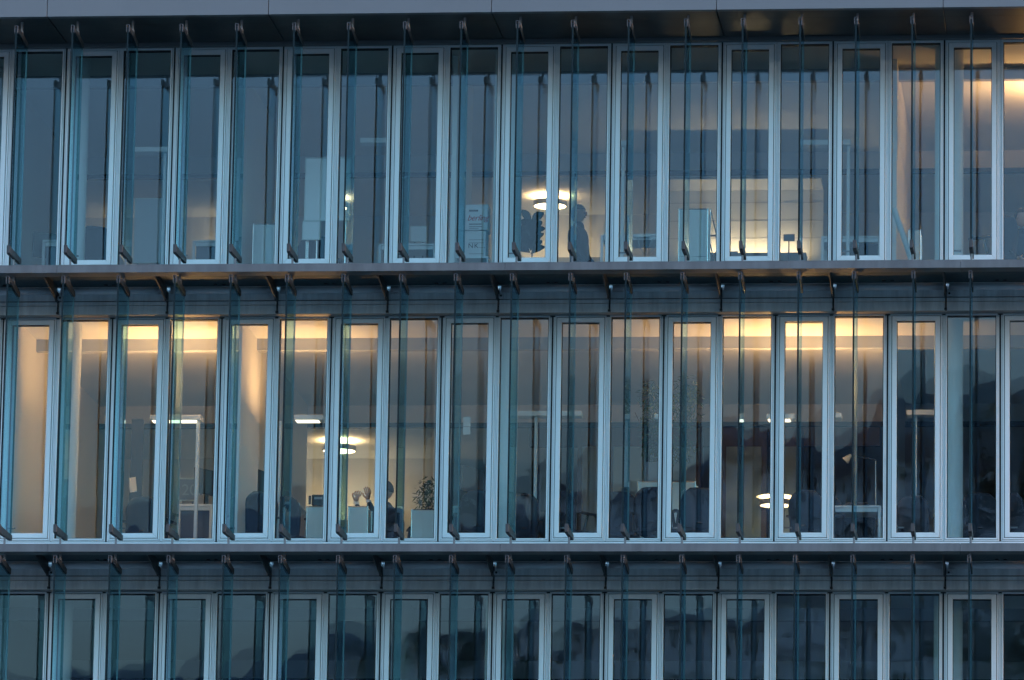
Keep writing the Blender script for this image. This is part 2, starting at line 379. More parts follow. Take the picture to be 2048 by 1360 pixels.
# glass fins -------------------------------------------------------------------
FX = -.3205; YN, YF = -1.65, -.942
def fin_set(zs, zt, ztop_anchor, zled):
    """zs: top of shoe, zt: top of head bracket"""
    H = zt-zs
    bl = MB(); t = .0105
    zb_, zt_ = -.05, H-.03
    bl.box(-t, t, YN+.012, YF, zb_, zt_)
    for i in range(6): bl.m[i] = 1
    bl.m[3] = 0; bl.m[5] = 0
    bl.box(-t+.001, t-.001, YF-.006, YF-.002, zb_, zt_, 2)  # pale strip inside the blade paints the light caught at its rear edge
    blade = bl.mesh('glass_fin', [fin_m, edge_m, mat('rear_edge_glint', (.13, .21, .22), .4)])
    sh = MB()
    sh.prism([(YN-.012, -.085), (YN-.012, .012), (YN+.02, .012), (YN+.03, 0), (YF+.004, -.004), (YF+.004, -.072), (YN+.03, -.095)], 0, -.021, .021)
    shoe = sh.mesh('shoe', dark_m, bevel=.003)
    pn = MB().tube((0, -1.295, zled-zs-.002), (0, -1.295, -.085), .0135, n=12).tube((0, -1.295, zled-zs), (0, -1.295, zled-zs+.012), .03, n=16)
    pin = pn.mesh('pin', steel_m)
    hb = MB()
    hb.box(-.021, -.0105, YN, YN+.05, H-.085, H).box(.0105, .021, YN, YN+.05, H-.085, H).box(-.021, .021, YN, YN+.05, H, H+.008)
    clip = hb.mesh('clip', mat('clip_steel', (.06, .065, .072), .5, .2), bevel=.002)
    hp = MB(); 
    for sx in (-1, 1):
        hp.prism([(YN+.052, H-.004), (YN+.052, H-.05), (YF-.03, H-.115), (YF+.002, H-.10), (YF+.002, H-.045), (YN+.35, H-.004)], 0, sx*.0105, sx*.019)
    plate = hp.mesh('head_bracket', dark_m)
    tp = MB().tube((0, -1.295, H-.006), (0, -1.295, ztop_anchor-zs), .017, n=12).tube((0, -1.295, H-.03), (0, -1.295, H+.02), .024, n=12)
    tpm = tp.mesh('head_pin', steel_m)
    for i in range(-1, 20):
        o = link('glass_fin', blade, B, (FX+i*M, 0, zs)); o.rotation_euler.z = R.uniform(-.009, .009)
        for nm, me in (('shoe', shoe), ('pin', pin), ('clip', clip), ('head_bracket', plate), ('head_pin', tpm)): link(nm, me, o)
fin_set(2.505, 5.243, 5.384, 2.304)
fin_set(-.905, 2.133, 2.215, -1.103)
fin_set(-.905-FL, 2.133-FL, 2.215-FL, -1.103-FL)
# columns behind the glass -------------------------------------------------------
for k, r in enumerate(ROW):
    for j in (0, 8, 16):
        PB(MB().lathe([(0, r['floor']), (.175, r['floor']), (.175, r['ceil']), (0, r['ceil'])], (j*M+.045, .42, 0), n=40), 'column', col_m, smooth=False)
# partitions across the office
def partition(x, y, k, Y0=.12, Y1=5.94, th=.1, m_=wall_m):
    r = ROW[k]; X = at(x, y, 0.1).x
    PB(MB().box(X-th, X, Y0, Y1, r['floor'], r['ceil']-.002), 'partition_wall', m_)
    return X
XW1 = partition(34, 655, 1); XW2 = partition(483, 655, 1, Y0=.16)
XW3 = partition(1772, 700, 1, Y0=1.5, Y1=5.9, th=.08); XW4 = partition(1788, 300, 2, Y0=.9)
partition(905, 300, 2, Y0=.5, Y1=2.2, th=.06)
partition(-30, 300, 2); partition(455, 300, 2, Y0=.8); partition(-40, 1250, 0); partition(800, 1250, 0)
# corridor walls behind the offices
def bwall(k, xa, xb, Y, m_=wall_m):
    r = ROW[k]; PB(MB().box(xa, xb, Y, Y+.1, r['floor'], r['ceil']-.241), 'corridor_wall', m_)
bwall(1, XA+.2, at(900, 900, 8.6).x, 8.6); bwall(1, at(900, 900, 8.6).x+.01, XB-.2, 13.0)
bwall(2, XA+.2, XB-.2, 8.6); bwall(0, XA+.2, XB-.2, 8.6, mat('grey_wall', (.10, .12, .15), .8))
# ------------------------------------------------------------------ lamps
for k, r in enumerate(ROW):
    PB(MB().box(XA, XB, 1.38, 1.50, r['ceil']-.15, r['ceil']-.001), 'ceiling_beam', beam_m)
def ring_lamp(x, y, Y, k, label, e=1.0, dia=.46, zc=None):
    p = at(x, y, Y)
    hang = zc; zc = zc or ROW[k]['ceil']-.24
    t = empty('round_ceiling_lamp', (p.x, p.y, zc-.12), label, 'ceiling lamp')
    r = dia/2
    MB().lathe([(r-.012, -.03), (r, -.03), (r, .04), (r-.012, .04), (r-.012, -.03)], n=40).build('rim', mat('lamp_rim', (.4, .38, .36), .4, .5), t, smooth=False)
    MB().lathe([(0, -.022), (r-.013, -.022)], n=40).build('diffuser', mat('lamp_glow%d' % int(e*10), (.9, .8, .6), .5, emit=(1, .68, .34), estr=9*LIT*e), t)
    MB().lathe([(0, .03), (r-.013, .03)], n=40).build('top_glow', mat('lamp_top%d' % int(e*10), (.9, .8, .6), .5, emit=(1, .64, .30), estr=22*LIT*e), t)
    MB().tube((0, 0, .03), (0, 0, .12), .04).build('mount', white_m, t)
    if hang: MB().tube((0, 0, .085), (0, 0, .092), .25, n=40).tube((0, 0, .092), (0, 0, ROW[k]['ceil']-zc+.12), .01).build('halo_disc', white_m, t)  # disc on the rod added to catch the top glow as a halo
ring_lamp(1101, 365, 8.0-.6, 2, 'glowing round ceiling lamp above the leafy plant on the upper floor')
ring_lamp(679, 872, 7.2, 1, 'glowing round ceiling lamp above the raised hands on the middle floor', .9)
q = at(1551, 1004, 4.6); ring_lamp(1551, 1004, 4.6, 1, 'glowing round hanging lamp low in the right middle-floor office', .5, .42, zc=q.z+.10)
def wall_wash(xa, xb, ytop, Y, k, label, e):
    """low sideboard whose hidden LED strip washes the wall above it"""
    a, b = at(xa, ytop, Y), at(xb, ytop, Y); fz = ROW[k]['floor']
    t = empty('lit_sideboard', ((a.x+b.x)/2, Y, fz), label, 'sideboard')
    h = (b.x-a.x)/2; H = a.z-fz
    MB().box(-h, h, 0, .3, 0, H).build('body', mat('sideboard_grey', (.30, .33, .34), .5), t, bevel=.004)
    MB().box(-h+.05, h-.05, .25, .30, H+.001, H+.01).build('led_strip', mat('wash%d' % int(e*100), (.9, .8, .6), .5, emit=(1, .70, .38), estr=24*LIT*e), t)
    return a.x, b.x
xa, xb = wall_wash(1372, 1612, 506, 5.2, 2, 'low grey sideboard with hidden light strip washing the wall behind it', 1.0)
PB(MB().box(xa-.3, xb+.2, 5.62, 5.72, ROW[2]['floor'], at(1500, 380, 5.6).z), 'feature_wall', wall_m)
PB(MB().box(xa-.3, xb+.2, 4.95, 5.619, at(1500, 380, 5.6).z+.001, at(1500, 380, 5.6).z+.03), 'light_baffle', beam_m)  # added lid that keeps the strip's light off the ceiling
for yy in (405, 441, 476):
    PB(MB().box(xa-.3, xb+.2, 5.616, 5.6195, at(1500, yy, 5.6).z-.002, at(1500, yy, 5.6).z+.003), 'wall_shelf_line', beam_m)
wall_wash(180, 240, 512, 8.1, 2, 'low sideboard with dim light strip added to warm the left upper-floor corridor wall', .28)  # invented low source for the warm tone on the corridor wall
wall_wash(395, 455, 505, 8.1, 2, 'low sideboard with light strip added to warm the wall behind the upper-floor desks', .5)  # another invented strip, tucked low to brighten the wall behind it
wall_wash(560, 790, 1040, 8.0, 1, 'low sideboard with light strip behind the person with raised hands', .55)
wall_wash(1030, 1200, 515, 8.1, 2, 'low sideboard with light strip below the upper-floor ring lamp', .3)
# standing lamps
def stand_lamp(xs, ys, x0, x1, Y, k, label, lit=0, up=0):
    s = at(xs, ys, Y); fz = ROW[k]['floor']; H = s.z-fz
    t = empty('standing_lamp', (s.x, Y, fz), label, 'floor lamp')
    a = at(x0, ys, Y).x-s.x; b = at(x1, ys, Y).x-s.x
    MB().box(-.02, .02, -.03, .03, .02, H-.03).build('pole', white_m, t, bevel=.004)
    MB().box(-.22, .22, -.16, .16, 0, .02).build('base', white_m, t, bevel=.004)
    MB().box(a, b, -.10, .10, H-.03, H+.035).build('lamp_head', white_m, t, bevel=.006)
    if lit:
        MB().box(a+.02, b-.06, -.085, .085, H-.036, H-.031).build('diffuser', mat('tube_glow', (.9, .9, .8), .5, emit=(1, .78, .52), estr=2.6*LIT), t)
    if up:
        MB().box(a+.03, b-.03, -.08, .08, H+.0352, H+.0355).build('uplight', mat('uplight%d' % int(up*100), (.9, .8, .6), .5, emit=(1, .50, .18), estr=84*LIT*up), t)
G = 'floor lamps'
stand_lamp(397, 838, 303, 404, 1.2, 1, 'lit white standing lamp with flat arm beside the left middle-floor desk', 1, 1.2)
stand_lamp(228, 838, 212, 240, 1.2, 1, 'narrow standing lamp added behind the window bars left of the dark screen to light the ceiling', 0, .8)  # added uplight, mostly hidden by the bars, warms the left ceiling
stand_lamp(560, 838, 590, 648, 1.2, 1, 'lit standing lamp whose bright arm points at the round middle-floor lamp', 1, 1.3)
stand_lamp(1552, 836, 1534, 1590, 1.2, 1, 'lit standing lamp with ribbed head in the right middle-floor office', 1, 2.0)
stand_lamp(1665, 834, 1645, 1684, 1.2, 1, 'narrow standing lamp added behind the mullion left of the jointed desk lamp to light the ceiling', 0, 2.0)  # extra lamp tucked behind the mullion to brighten the right ceiling bays
stand_lamp(1332, 836, 1310, 1345, 1.2, 1, 'narrow standing lamp added behind the bars beside the potted plant for a weak ceiling glow', 0, .45)  # extra uplight put behind the bars, weak glow on the ceiling only
stand_lamp(2110, 290, 2074, 2150, 2.2, 2, 'unseen standing lamp added beyond the right edge to light the upper corner office', 0, 2.0)  # lamp outside the view, added for the warm ceiling in the corner
stand_lamp(1073, 830, 1024, 1165, 1.6, 1, 'unlit pale standing lamp behind the middle-floor windows left of the plant')
stand_lamp(1831, 828, 1814, 1872, 1.6, 1, 'slim standing lamp with brown arm in the dark right middle-floor office')
stand_lamp(331, 302, 270, 342, 1.6, 2, 'leftmost upper-floor standing lamp with pale flat head')
stand_lamp(790, 284, 722, 795, 1.6, 2, 'upper-floor standing lamp whose head shows between the whiteboard and the cartons')
stand_lamp(1247, 290, 1242, 1262, 1.6, 2, 'slim upper-floor standing lamp at the desk with the looped cable')
stand_lamp(1697, 288, 1600, 1702, 1.6, 2, 'upper-floor standing lamp right of the lit sideboard wall')
# ------------------------------------------------------------------ furniture
def cabinet(x0, x1, yt, Y, k, label, rows=2, dp=.4, base=0):
    a, b = at(x0, yt, Y), at(x1, yt, Y); fz = ROW[k]['floor']; H = a.z-fz; W = b.x-a.x
    t = empty('cabinet', (a.x, Y, fz), label, 'cabinet')
    MB().box(.012, W-.012, .012, dp-.012, .05, H-.012).build('carcass', cab_m, t)
    for i in range(rows):
        z0 = .05+(H-.06)*i/rows; z1 = .05+(H-.06)*(i+1)/rows
        MB().box(.014, W-.014, .0, .012, z0+.006, z1-.006).build('door_panel', cab_m, t, bevel=.002)
    f = MB(); r = .009
    for xx in (r, W-r):
        for yy in (r, dp-r): f.tube((xx, yy, 0), (xx, yy, H), r, n=8)
    for yy in (r, dp-r): f.tube((0, yy, H-r), (W, yy, H-r), r, n=8); f.tube((0, yy, .05), (W, yy, .05), r, n=8)
    f.build('tube_frame', chrome_m, t)
    return t, a, b
cabinet(49, 92, 985, 2.6, 1, 'small pale cabinet by the left wall of the middle floor')
cabinet(612, 660, 1012, 1.2, 1, 'white cabinet with the black phone standing on it')
c2 = cabinet(696, 737, 1012, 1.2, 1, 'white cabinet below the raised hands')
cabinet(822, 880, 1018, 1.2, 1, 'white cabinet with a small green plant behind it')
c4 = cabinet(1275, 1392, 962, 1.6, 1, 'taller pale cabinet carrying the big potted plant', rows=3)
cabinet(505, 562, 447, 1.5, 2, 'pale two-door cabinet in the left half of the upper floor')
cabinet(1357, 1417, 417, 1.6, 2, 'tall pale cabinet beside the metal rack on the upper floor', rows=2)
cabinet(1816, 1842, 458, 1.6, 2, 'narrow pale cabinet right of the leaning tube')
for i, (x0, x1) in enumerate(((1164, 1202), (1226, 1292), (1300, 1392), (1452, 1524), (1562, 1594))):
    a, b = at(x0, 893, 5.3), at(x1, 893, 5.3); fz = ROW[1]['floor']
    t = empty('cupboard', (a.x, 5.3, fz), ['tall pale cupboard between the standing lamp and the plant', 'tall pale cupboard left of the big potted plant', 'tall pale cupboard behind the big potted plant',
              'tall pale cupboard framed in brown wood left of the low round lamp', 'tall pale cupboard behind the louvred pendant lamp'][i], 'cupboard', 'tall cupboards along the back of the middle floor')
    W = b.x-a.x; H = a.z-fz; n = max(1, round(W/.28))
    MB().box(-.06, W+.06, .03, .45, 0, H+.25).build('surround', wood_m, t)
    for q in range(n): MB().box(W*q/n+.004, W*(q+1)/n-.004, 0, .03, .05, H).build('door_panel', mat('blue_grey_door', (.24, .33, .37), .5), t, bevel=.003)
# brown panel above and white board walls
PB(MB().box(at(1060, 850, 5.8).x, at(1760, 850, 5.8).x, 5.76, 5.86, at(1400, 893, 5.8).z, at(1400, 856, 5.8).z), 'wood_panel', wood_m)
def desk(x0, x1, yt, Y, k, label, dp=.75, modesty=False):
    a, b = at(x0, yt, Y), at(x1, yt, Y); fz = ROW[k]['floor']; H = a.z-fz; W = b.x-a.x
    t = empty('desk', (a.x, Y, fz), label, 'desk')
    MB().box(0, W, 0, dp, H-.025, H).build('desk_top', white_m, t, bevel=.002)
    MB().box(.04, W-.04, .02, .05, H-.075, H-.026).build('rail', white_m, t)
    for xx in (.0, W-.035):
        for yy in (.0, dp-.035): MB().box(xx, xx+.035, yy, yy+.035, 0, H-.026).build('leg', white_m, t)
    if modesty: MB().box(.04, W-.04, .06, .075, .3, H-.03).build('modesty_panel', mat('blue_grey_panel', (.10, .13, .18), .6), t)
    return t, a, b
d1 = desk(757, 872, 487, 1.8, 2, 'white-legged desk left of the cartons on the upper floor')
d2 = desk(1201, 1318, 468, 1.8, 2, 'desk with white papers and a looped cable right of the standing person')
d3 = desk(1642, 1762, 472, 1.8, 2, 'white-legged desk near the upper-floor round column')
d4 = desk(1664, 1762, 1011, 1.0, 1, 'white desk carrying the jointed desk lamp')
d5 = desk(486, 600, 1006, 1.7, 1, 'desk with monitor beside the white wall on the middle floor', modesty=True)
d6 = desk(355, 425, 1008, 1.9, 1, 'desk behind the lit standing lamp', modesty=True)
d7 = desk(385, 455, 480, 2.2, 2, 'dark-screened desk in the left upper-floor office', modesty=True)
d8 = desk(905, 985, 1012, 1.5, 1, 'desk with monitor left of the middle-floor round column', modesty=True)
d9 = desk(85, 125, 480, 2.0, 2, 'desk at the far left of the upper floor', modesty=True)
def monitor(x, y, Y, k, deskz, label, rz, w_=.52, h_=.32):
    p = at(x, y, Y)
    t = empty('monitor', (p.x, Y, deskz), label, 'monitor', rz=rz)
    hh = p.z-deskz
    MB().box(-w_/2, w_/2, -.02, .02, hh-h_, hh).build('screen', black_m, t, bevel=.004)
    MB().bar((0, .04, .01), (0, .02, hh-h_/2), .06, .02).build('stand', black_m, t); MB().box(-.12, .12, -.06, .14, 0, .012).build('foot', black_m, t)
monitor(527, 943, 1.9, 1, d5[1].z, 'slim black monitor seen edge-on beside the white wall', 1.25)
monitor(945, 936, 1.8, 1, d8[1].z, 'black monitor turned away left of the middle-floor column', 1.15)
monitor(418, 940, 2.1, 1, d6[1].z, 'black monitor on the desk behind the lit standing lamp', 1.0)
monitor(105, 468, 2.2, 2, d9[1].z, 'dark monitor on the leftmost upper-floor desk', .5)
# phone box on the cabinet
p = at(637, 1012, 1.35)
t = empty('desk_phone', (p.x, 1.35, p.z), 'black desk phone on top of the white middle-floor cabinet', 'phone')
MB().box(-.085, .085, -.03, .08, 0, .14).build('body', black_m, t, bevel=.01); MB().box(-.05, .05, -.034, -.031, .08, .11).build('display', mat('grey_display', (.25, .27, .28), .3), t)
MB().bar((-.11, 0, .02), (-.11, 0, .13), .03, .03).build('handset', black_m, t, bevel=.006)
# whiteboards, boards, cartons
def board(x0, x1, y0, y1, Y, label, k, m_=paper_m, nm='whiteboard', cat='board'):
    a, b = at(x0, y1, Y), at(x1, y0, Y)
    t = empty(nm, (a.x, Y, a.z), label, cat)
    W, H = b.x-a.x, b.z-a.z
    MB().box(0, W, 0, .02, 0, H).build('surface', m_, t)
    MB().box(-.012, 0, -.005, .022, -.012, H+.012).box(W, W+.012, -.005, .022, -.012, H+.012).box(0, W, -.005, .022, H, H+.012).box(0, W, -.005, .022, -.012, 0).build('rim', m_ if nm == 'room_screen' else cab_m, t)
    fz = ROW[k]['floor']-a.z
    if fz < -.05: MB().tube((.04, .04, fz), (.04, .04, H*.5), .012).tube((W-.04, .04, fz), (W-.04, .04, H*.5), .012).build('stand', chrome_m, t)
    return t
bd_m = mat('pale_teal_board', (.80, .84, .84), .4)
board(610, 700, 317, 440, 1.3, 'large pale whiteboard left of centre on the upper floor', 2, bd_m)
board(606, 640, 444, 478, 1.25, 'small pale board below the large upper-floor whiteboard', 2, bd_m)
board(268, 322, 398, 524, 2.6, 'broad pale pinboard under the leftmost upper-floor standing lamp', 2, mat('blue_board', (.6, .66, .7), .6))
board(822, 852, 454, 482, 2.4, 'small pale notice board right of the white-legged desk', 2, bd_m)
board(258, 286, 840, 1078, 2.6, 'dark free-standing screen with a sheet of paper pinned on it', 1, mat('slate_screen', (.025, .03, .05), .7), 'room_screen', 'screen')
q = at(260, 985, 2.55); tag(MB().box(0, .09, 0, .004, 0, .19).build('paper_sheet', paper_m, loc=q), 'white paper sheet pinned on the dark screen', 'paper').rotation_euler.y = -.12
q = at(926, 869, 1.0); t = empty('paper_notice', q, 'two white paper sheets taped to the glass above the middle-floor monitor', 'paper')
MB().box(0, .09, 0, .003, .10, .22).build('sheet', paper_m, t); MB().box(0, .09, 0, .003, 0, .095).build('sheet', paper_m, t)
board(355, 392, 958, 1000, 3.0, 'dark blue sign board with pale digits behind the standing lamp', 1, mat('blue_sign', (.07, .10, .16), .5), 'sign_board', 'sign')
def text(body, x, y, Y, size, m_, parent=None, shear=0, nm='lettering', sp=1.0):
    cu = D.curves.new(nm, 'FONT'); cu.body = body; cu.size = size; cu.extrude = .001; cu.shear = shear; cu.space_character = sp
    cu.materials.append(m_)
    o = D.objects.new(nm, cu); COL.objects.link(o); p = at(x, y, Y); o.rotation_euler = (math.pi/2, 0, 0)
    if parent: o.parent = parent; o.location = p - parent.location
    else: o.location = p
    return o
sb = [o for o in COL.objects if o.name.startswith('sign_board')][0]
text('2011', 363, 990, 2.97, .20, mat('pale_print', (.14, .18, .24), .6), sb)
def carton(x0, x1, y0, y1, Y, label, zb=None):
    a, b = at(x0, y1, Y), at(x1, y0, Y); W, H = b.x-a.x, b.z-a.z
    t = empty('carton', (a.x, Y, a.z), label, 'box')
    MB().box(0, W, 0, .30, 0, H-.004).build('body', mat('white_card', (.66, .70, .68), .8, bump=.1, bscale=20), t, bevel=.003)
    MB().box(-.003, W+.003, -.003, .302, H-.05, H).build('lid', MAT['white_card'], t, bevel=.002)
    return t
cA = carton(902, 976, 409, 460, .75, 'white carton with red script lettering and a slot handle, on top of its stack')
cB = carton(902, 972, 462, 513, .75, 'white carton with dark capital letters under the scripted carton')
p = at(938, 423, .742); MB().box(0, .115, 0, .002, 0, .022).build('handle_slot', ink_m, cA, p-cA.location)
text('berling', 934, 441, .742, .105, red_m, cA, shear=.35, sp=.92)
for i, (yy, w_) in enumerate(((449, .155), (453.5, .165), (457, .12))):
    p = at(938, yy, .742); MB().box(0, w_, 0, .0015, 0, .010 if i == 0 else .005).build('print_line', ink_m, cA, p-cA.location)
text('NK...', 936, 496, .742, .085, ink_m, cB, sp=1.2)
for yy in (480, 486, 508):
    p = at(938, yy, .742); MB().box(0, .18, 0, .0015, 0, .004).build('print_line', ink_m, cB, p-cB.location)
p = at(902, 513.5, .75); fz = ROW[2]['floor']
t = empty('low_shelf', (p.x-.03, .72, fz), 'low pale shelf that carries the two white cartons', 'shelf')
MB().box(0, .5, 0, .35, p.z-fz-.025, p.z-fz-.001).build('board', cab_m, t); MB().box(0, .02, 0, .35, 0, p.z-fz-.026).box(.48, .5, 0, .35, 0, p.z-fz-.026).build('side', cab_m, t)
# leaning tube
a, b = at(1787, 415, .55), at(1822, 517, .75)
o = MB().tube(b-a, (0, 0, 0), .036, n=24).build('leaning_tube', mat('pale_tube_paper', (.55, .66, .66), .6), loc=a, smooth=False)
tag(o, 'pale cardboard tube leaning behind the glass near the right upper-floor column', 'tube')
# rack
p = at(1420, 520, 1.9); t = empty('metal_rack', (p.x, 1.9, ROW[2]['floor']), 'slim metal rack with slanted rods beside the tall upper-floor cabinet', 'rack')
Hh = at(1420, 418, 1.9).z-ROW[2]['floor']
MB().tube((-.02, 0, 0), (.0, 0, Hh), .008).build('post', chrome_m, t); MB().bar((.0, 0, Hh), (.12, .5, Hh-.55), .012, .012).build('slanted_rod', chrome_m, t); MB().bar((.0, 0, Hh-.45), (.12, .5, Hh-1.0), .012, .012).build('slanted_rod', chrome_m, t)
for dz in (.32, .55, .8): MB().tube((-.02, .1, Hh-dz), (.07, .1, Hh-dz), .012).tube((.06, .1, Hh-dz), (.075, .1, Hh-dz), .03).build('peg', dark_m, t)
# screen card on the bright wall
a = at(1567, 482, 4.6); o = MB().box(0, .145, 0, .02, 0, .09).build('display_panel', mat('grey_panel', (.14, .17, .19), .4), loc=a); 
tag(o, 'small grey display panel in front of the bright washed wall', 'display')
MB().tube((.07, .01, 0), (.07, .01, ROW[2]['floor']-a.z), .008).build('post', black_m, o)
# cable loops over desk d2
cu = D.curves.new('cable', 'CURVE'); cu.dimensions = '3D'; cu.bevel_depth = .0035
sp = cu.splines.new('BEZIER'); pts = [(1275, 474), (1280, 495), (1292, 508), (1305, 500), (1310, 478), (1296, 492), (1286, 484)]
sp.bezier_points.add(len(pts)-1)
for q, (x, y) in zip(sp.bezier_points, pts): q.co = at(x, y, 1.77); q.handle_left_type = q.handle_right_type = 'AUTO'
cu.materials.append(mat('pale_cable', (.5, .55, .58), .5)); o = D.objects.new('cable', cu); COL.objects.link(o)
tag(o, 'pale looped cable hanging from the upper-floor desk', 'cable')
q = at(1268, 474, 1.76); tag(MB().box(0, .20, 0, .02, 0, .04).build('paper_stack', paper_m, loc=q), 'white paper stack at the edge of the desk with the looped cable', 'paper')
# desk lamp
pz = d4[1].z; bx = at(1752, 1000, 1.3).x
t = empty('desk_lamp', (bx, 1.3, pz), 'jointed desk lamp with cream shade on the white middle-floor desk', 'desk lamp')
P = lambda x, y: at(x, y, 1.3) - t.location
MB().lathe([(0, 0), (.09, 0), (.09, .012), (.0, .02)], n=24).build('base', chrome_m, t)
MB().tube((0, 0, .015), P(1751, 922), .006).build('lower_arm', white_m, t); MB().tube(P(1712, 985), P(1714, 922), .005).build('counter_arm', white_m, t)
MB().tube(P(1751, 920), P(1712, 912), .008).build('upper_arm', dark_m, t); MB().tube(P(1712, 912), P(1700, 911), .007).build('head_joint', dark_m, t)
MB().tube(P(1702, 910), P(1690, 922), .018, .052, n=20).build('lamp_shade', cream_m, t)
# chairs
def chair_meshes():
    d = {}
    b = MB(); nx, nz = 10, 12
    for side in (0, 1):
        for j in range(nz+1):
            for i in range(nx+1):
                u = i/nx*2-1; v = j/nz
                wd = .235*(1-.0*v)*math.sqrt(max(0.0, 1-max(0, (v-.62)/.38)**2.2*.72)) * (.86+.14*math.sin(min(1, v*1.6)*math.pi/2))
                b.v.append((u*wd, .22 + .05*v - .05*(u*u) + (.03 if side else 0), .48+.60*v))
    k = (nx+1)*(nz+1)
    for j in range(nz):
        for i in range(nx):
            q = j*(nx+1)+i; b.f.append((q, q+1, q+nx+2, q+nx+1)); b.f.append((k+q+1, k+q, k+q+nx+1, k+q+nx+2)); b.m += [0, 0]
    rim = [i for i in range(nx+1)]+[(j+1)*(nx+1)+nx for j in range(nz)]+[nz*(nx+1)+i for i in range(nx-1, -1, -1)]+[j*(nx+1) for j in range(nz-1, 0, -1)]
    for a, c in zip(rim, rim[1:]+rim[:1]): b.f.append((c, a, k+a, k+c)); b.m.append(0)
    b.v = [(x_, y_, .46+(z_-.48)*.86) for x_, y_, z_ in b.v]
    d['backrest'] = b.mesh('backrest', cloth_m, smooth=True)
    d['seat'] = MB().prism([(-.24, -.22), (.24, -.22), (.25, .1), (.19, .25), (-.19, .25), (-.25, .1)], 2, .43, .49).mesh('seat', cloth_m, bevel=.015)
    d['column'] = MB().tube((0, 0, .07), (0, 0, .43), .025).mesh('column', chrome_m)
    for s_ in (-1, 1):
        d['armrest%d' % s_] = MB().bar((s_*.27, .1, .46), (s_*.29, .05, .68), .03, .03).bar((s_*.29, -.16, .69), (s_*.28, .16, .70), .05, .025).mesh('armrest', black_m, bevel=.004)
    st = MB()
    for q in range(5):
        t_ = q*2*math.pi/5; st.bar((0, 0, .09), (.3*math.cos(t_), .3*math.sin(t_), .06), .04, .03).tube((.3*math.cos(t_)-.02, .3*math.sin(t_), .03), (.3*math.cos(t_)+.02, .3*math.sin(t_), .03), .03, n=10)
    d['star_base'] = st.mesh('star_base', black_m)
    d['brace'] = MB().bar((0, .05, .42), (0, .27, .55), .06, .02).mesh('brace', black_m)
    return d
CH = chair_meshes()
ch0 = None
def chair(x, Y, k, label, rz=math.pi, y=900):
    global ch0
    p = at(x, 1040 if k == 1 else 500, Y); loc = (p.x, Y, ROW[k]['floor'])
    if ch0 is None:
        ch0 = empty('office_chair', loc, label, 'chair', 'office chairs behind the windows', rz=rz)
        for nm, me in CH.items(): link(nm.rstrip('-1'), me, ch0)
        return ch0
    return dup(ch0, loc, label, rz)
chair(1240, 1.2, 1, 'dark office chair left of the taller plant cabinet')
chair(1315, .85, 1, 'dark office chair in front of the taller plant cabinet', 2.9)
chair(1388, .9, 1, 'dark office chair at the right end of the plant cabinet', 3.5)
chair(1628, 1.1, 1, 'dark office chair right of the low round lamp', 2.7)
chair(1640, 1.6, 1, 'dark office chair left of the desk with the jointed lamp', 3.6)
chair(1716, 2.0, 1, 'dark office chair behind the desk with the jointed lamp', 3.1)
chair(1845, 1.5, 1, 'dark office chair under the slim brown-armed standing lamp', 2.6)
chair(1950, 1.3, 1, 'dark office chair right of the right middle-floor column', 3.4)
chair(2040, 1.3, 1, 'dark office chair at the right edge of the middle floor', 2.5)
chair(1030, 1.3, 1, 'dark office chair right of the centre middle-floor column', 3.7)
chair(1150, 1.1, 1, 'dark office chair under the arm of the unlit standing lamp', 2.4)
chair(955, 1.1, 1, 'dark office chair at the desk left of the centre column', 3.3)
chair(505, 1.1, 1, 'dark office chair in front of the white-wall desk', 3.8)
chair(583, 1.5, 1, 'dark office chair left of the white phone cabinet', 2.8)
chair(300, 1.5, 1, 'dark office chair at the dark free-standing screen', 2.9)
chair(318, 2.4, 2, 'tall-backed office chair near the leftmost upper-floor standing lamp', 4.4)
chair(180, 1.3, 2, 'office chair near the left upper-floor column', 3.6)
chair(1985, 1.0, 2, 'office chair beside the seated person in the upper right corner', 4.2)
chair(640, 2.0, 2, 'office chair below the large upper-floor whiteboard', 3.0)
chair(1730, 2.4, 2, 'office chair behind the desk near the upper-floor column', 3.3)
# ------------------------------------------------------------------ plants
def leaf_cloud(mb, c, rx, ry, rz, n, L, wd, droop=.3, rng=R):
    for _ in range(n):
        while True:
            q = Vector((rng.uniform(-1, 1), rng.uniform(-1, 1), rng.uniform(-1, 1)))
            if q.length < 1: break
        p = Vector(c) + Vector((q.x*rx, q.y*ry, q.z*rz))
        d = Vector((rng.uniform(-1, 1), rng.uniform(-1, 1), rng.uniform(-.8, .5)-droop)).normalized(); s = d.cross(Vector((rng.uniform(-1, 1), rng.uniform(-1, 1), 1))).normalized()
        l = L*rng.uniform(.6, 1.2); w_ = wd*rng.uniform(.7, 1.2); b = len(mb.v)
        mb.v += [tuple(p), tuple(p+d*l*.5+s*w_/2), tuple(p+d*l), tuple(p+d*l*.5-s*w_/2)]; mb.f.append((b, b+1, b+2, b+3)); mb.m.append(0)
pz = c4[1].z; x_ = at(1312, 950, 1.8).x
t = empty('potted_plant', (x_, 1.8, pz), 'tall bushy green plant in a dark planter on the taller pale cabinet', 'plant')
MB().box(-.14, .14, -.13, .13, 0, .25).build('planter', mat('grey_planter', (.13, .14, .16), .5), t, bevel=.008)
st = MB(); 
for i in range(7): st.tube((R.uniform(-.07, .07), R.uniform(-.05, .05), .24), (R.uniform(-.3, .45), R.uniform(-.2, .2), R.uniform(.7, 1.3)), .007, .003, n=6)
st.build('stem', mat('stem', (.1, .08, .05), .8), t)
lf = MB(); leaf_cloud(lf, (.02, 0, .5), .22, .18, .24, 420, .11, .018); leaf_cloud(lf, (-.08, 0, .95), .14, .15, .40, 420, .11, .018); leaf_cloud(lf, (.36, 0, 1.0), .20, .16, .38, 420, .11, .018); leaf_cloud(lf, (.25, 0, .45), .25, .18, .18, 260, .12, .02)
